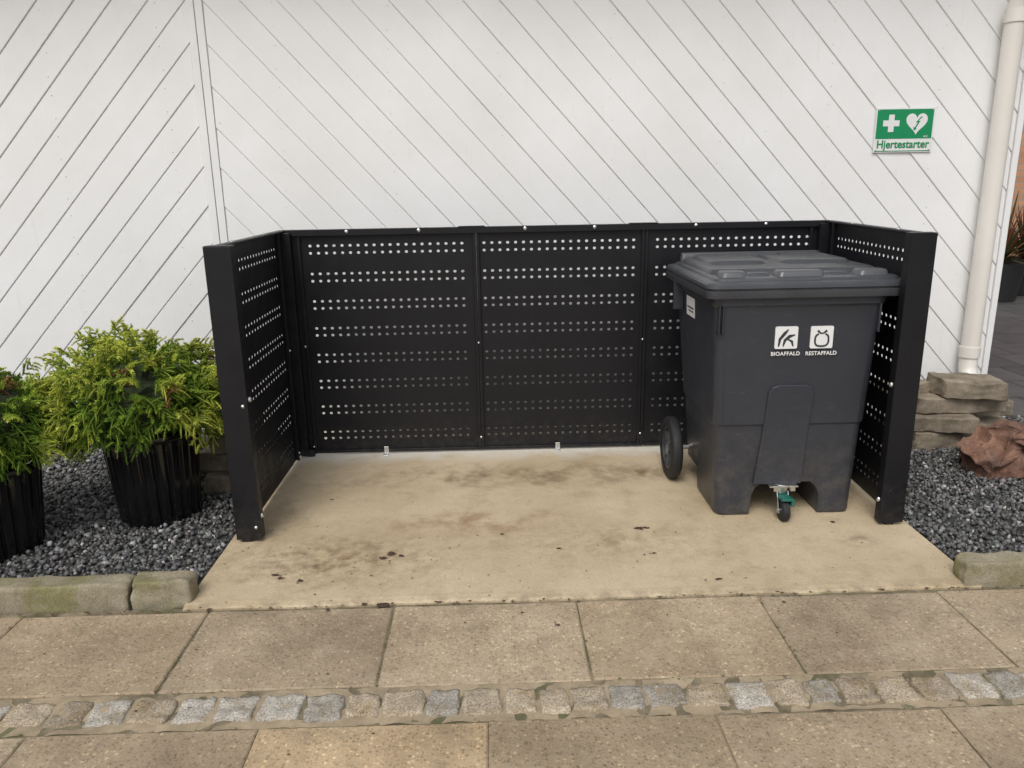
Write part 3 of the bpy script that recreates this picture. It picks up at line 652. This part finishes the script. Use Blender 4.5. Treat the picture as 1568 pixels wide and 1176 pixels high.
# ---------------------------------------------------------------- leaf litter
def litter():
    V=[];F=[]
    def leaf(x,y,s,z):
        n=len(V); a=random.uniform(0,6.28); K=9
        V.append((x,y,z+s*.25))
        for i in range(K):
            t=a+2*math.pi*i/K; rr=s*random.uniform(.45,1.1)*(1.0 if i%2 else .65); e=1+.7*math.cos(t-a)**2
            V.append((x+rr*e*math.cos(t),y+rr*.8*math.sin(t),z+random.uniform(.0,.35)*s))
        for i in range(K): F.append((n,n+1+i,n+1+(i+1)%K))
    big=[(.62,-1.17,.026),(.59,-1.20,.018),(.66,-1.185,.014),(.21,-1.31,.022),(.235,-1.335,.014),(.57,-1.52,.016),(.64,-1.53,.026),(.31,-1.36,.015),(1.27,-1.16,.014),(1.61,-1.0,.018),(1.645,-1.0,.016),(1.62,-1.01,.012),(1.82,-1.43,.015),(2.42,-.99,.014),(1.05,-1.02,.009),(1.63,-1.22,.010),(1.11,-1.6,.010),(1.22,-1.68,.011),(.45,-1.55,.012),(1.0,-1.5,.008),(2.0,-1.58,.009),(.28,-.62,.010)]
    for x,y,s in big: leaf(x,y,s,.010 if y>-1.5 else .002)
    for i in range(190):
        x=random.uniform(-.04,2.7); y=-1.5+abs(random.gauss(0,.45)); 
        if y<-.05: leaf(x,y,random.choice([.002,.003,.003,.005]),.0105)
    for i in range(60): leaf(random.gauss(.45,.3),random.gauss(-1.25,.13),random.choice([.002,.003,.005]),.0105)
    for i in range(190): leaf(random.uniform(-1.2,3.2),random.uniform(-2.6,-1.55),random.choice([.002,.003,.005]),.003)
    for i in range(110): leaf(random.uniform(-.6,2.9),-1.525+random.gauss(0,.008),random.choice([.004,.006,.009]),.003)
    mesh('leaf_litter',V,F,LEAF)
    V.clear();F.clear()
    # tufts of moss in the paving joints
    for i in range(420):
        if random.random()<.5: x=.045+.6275*random.randint(-2,5)+random.gauss(0,.004); y=random.uniform(-1.97,-1.53)
        else: x=random.uniform(-1.2,3.2); y=random.choice([-1.967,-2.125,-1.53])+random.gauss(0,.005)
        if noise.noise(Vector((x*3,y*3,4)))>-.05: leaf(x,y,random.choice([.003,.004,.006]),-.001)
    mesh('joint_moss',V,F,simple('moss',(.10,.115,.035),.95,0,.5,40,.3))
litter()
# ---------------------------------------------------------------- beyond the corner
def m_tiles():
    t=NT('dark_tiles'); b=t.n.new('ShaderNodeTexBrick'); t.l.new(t.tc.outputs['Object'],b.inputs['Vector']); b.inputs['Scale'].default_value=1.; b.inputs['Brick Width'].default_value=.4; b.inputs['Row Height'].default_value=.4; b.inputs['Mortar Size'].default_value=.008
    b.inputs['Color1'].default_value=(.07,.068,.068,1); b.inputs['Color2'].default_value=(.10,.097,.095,1); b.inputs['Mortar'].default_value=(.03,.03,.028,1)
    t.color(t.mix(b.outputs[0],t.ramp(t.noise(6,5),[(.3,.75),(.7,1.2)]),.7,'MULTIPLY')); t.rough(.6); return t.m
mesh('courtyard_paving',[(3.93,.392,-.004),(16,.392,-.004),(16,7.9,-.004),(3.93,7.9,-.004)],[(0,1,2,3)],m_tiles())
def m_brick():
    t=NT('brick'); mp=t.n.new('ShaderNodeMapping'); mp.inputs['Rotation'].default_value=(math.pi/2,0,0); t.l.new(t.tc.outputs['Object'],mp.inputs[0]); b=t.n.new('ShaderNodeTexBrick'); t.l.new(mp.outputs[0],b.inputs['Vector']); b.inputs['Scale'].default_value=1; b.inputs['Brick Width'].default_value=.24; b.inputs['Row Height'].default_value=.075; b.inputs['Mortar Size'].default_value=.008
    b.inputs['Color1'].default_value=(.42,.19,.10,1); b.inputs['Color2'].default_value=(.52,.28,.16,1); b.inputs['Mortar'].default_value=(.3,.26,.21,1); t.color(b.outputs[0]); t.rough(.9); t.bump(b.outputs[1],-.3,.004); return t.m
bw=box('brick_wall',5.8,14,6.2,6.4,0,3.2,m_brick(),None,bevel=.004)
def spiky(name,x,y,seed):
    r=random.Random(seed); p=empty(name); v,f=cyl((x,y,.0),(x,y,.42),.2,.26,28); mesh('pot',v,f,RUB,p); V=[];F=[];C=[]
    for i in range(90):
        a=r.uniform(0,6.28); el=r.uniform(.35,1.5); L_=r.uniform(.5,.85); n=len(V); d=np.array([math.cos(a)*math.cos(el),math.sin(a)*math.cos(el),math.sin(el)]); s=np.array([-math.sin(a),math.cos(a),0])*.014
        for k,t in enumerate((0,.35,.7,1)):
            q=np.array([x,y,.42])+d*L_*t-np.array([0,0,.28*t*t*(1.5-el)]); w=(1,1.2,.8,.05)[k]; V+= [q-s*w,q+s*w]
        for k in range(3): F.append((n+2*k,n+2*k+1,n+2*k+3,n+2*k+2))
        c=r.choice([(.10,.03,.02),(.16,.06,.03),(.05,.05,.02),(.07,.09,.03)]); C+=[c]*8
    mesh('leaves',V,F,FOL,p,col=C)
spiky('cordyline_plant',6.75,4.7,1); spiky('cordyline_plant',7.3,5.1,2)
# ---------------------------------------------------------------- camera
cam=bpy.data.cameras.new('Camera'); cam.sensor_width=36; cam.lens=27.06; cam.clip_start=.05; cam.clip_end=300
co=bpy.data.objects.new('Camera',cam); COL.objects.link(co)
co.matrix_world=Matrix.Translation((1.0385,-3.896,1.4))@Matrix.Rotation(-.0216,4,'Z')@Matrix.Rotation(math.pi/2-.2577,4,'X')@Matrix.Rotation(-.0174,4,'Z')
SC.camera=co
# ---------------------------------------------------------------- light
EL,AZ=math.radians(52),math.radians(200)
w=bpy.data.worlds.new('World'); SC.world=w; w.use_nodes=True; nt=w.node_tree; bg=nt.nodes['Background']
sk=nt.nodes.new('ShaderNodeTexSky'); sk.sky_type='NISHITA'; sk.sun_disc=False; sk.sun_elevation=EL; sk.sun_rotation=AZ; sk.air_density=1.; sk.dust_density=3.
hs=nt.nodes.new('ShaderNodeHueSaturation'); hs.inputs['Saturation'].default_value=.30; nt.links.new(sk.outputs[0],hs.inputs['Color']); nt.links.new(hs.outputs[0],bg.inputs['Color']); bg.inputs['Strength'].default_value=.15
s=bpy.data.lights.new('sun','SUN'); s.energy=1.5; s.angle=math.radians(28); s.color=(1,.97,.92); so=bpy.data.objects.new('sun',s); COL.objects.link(so)
d=Vector((math.sin(AZ)*math.cos(EL),math.cos(AZ)*math.cos(EL),math.sin(EL))); so.rotation_euler=d.to_track_quat('Z','Y').to_euler()
SC.view_settings.view_transform='Standard'; SC.view_settings.look='None'; SC.view_settings.exposure=0
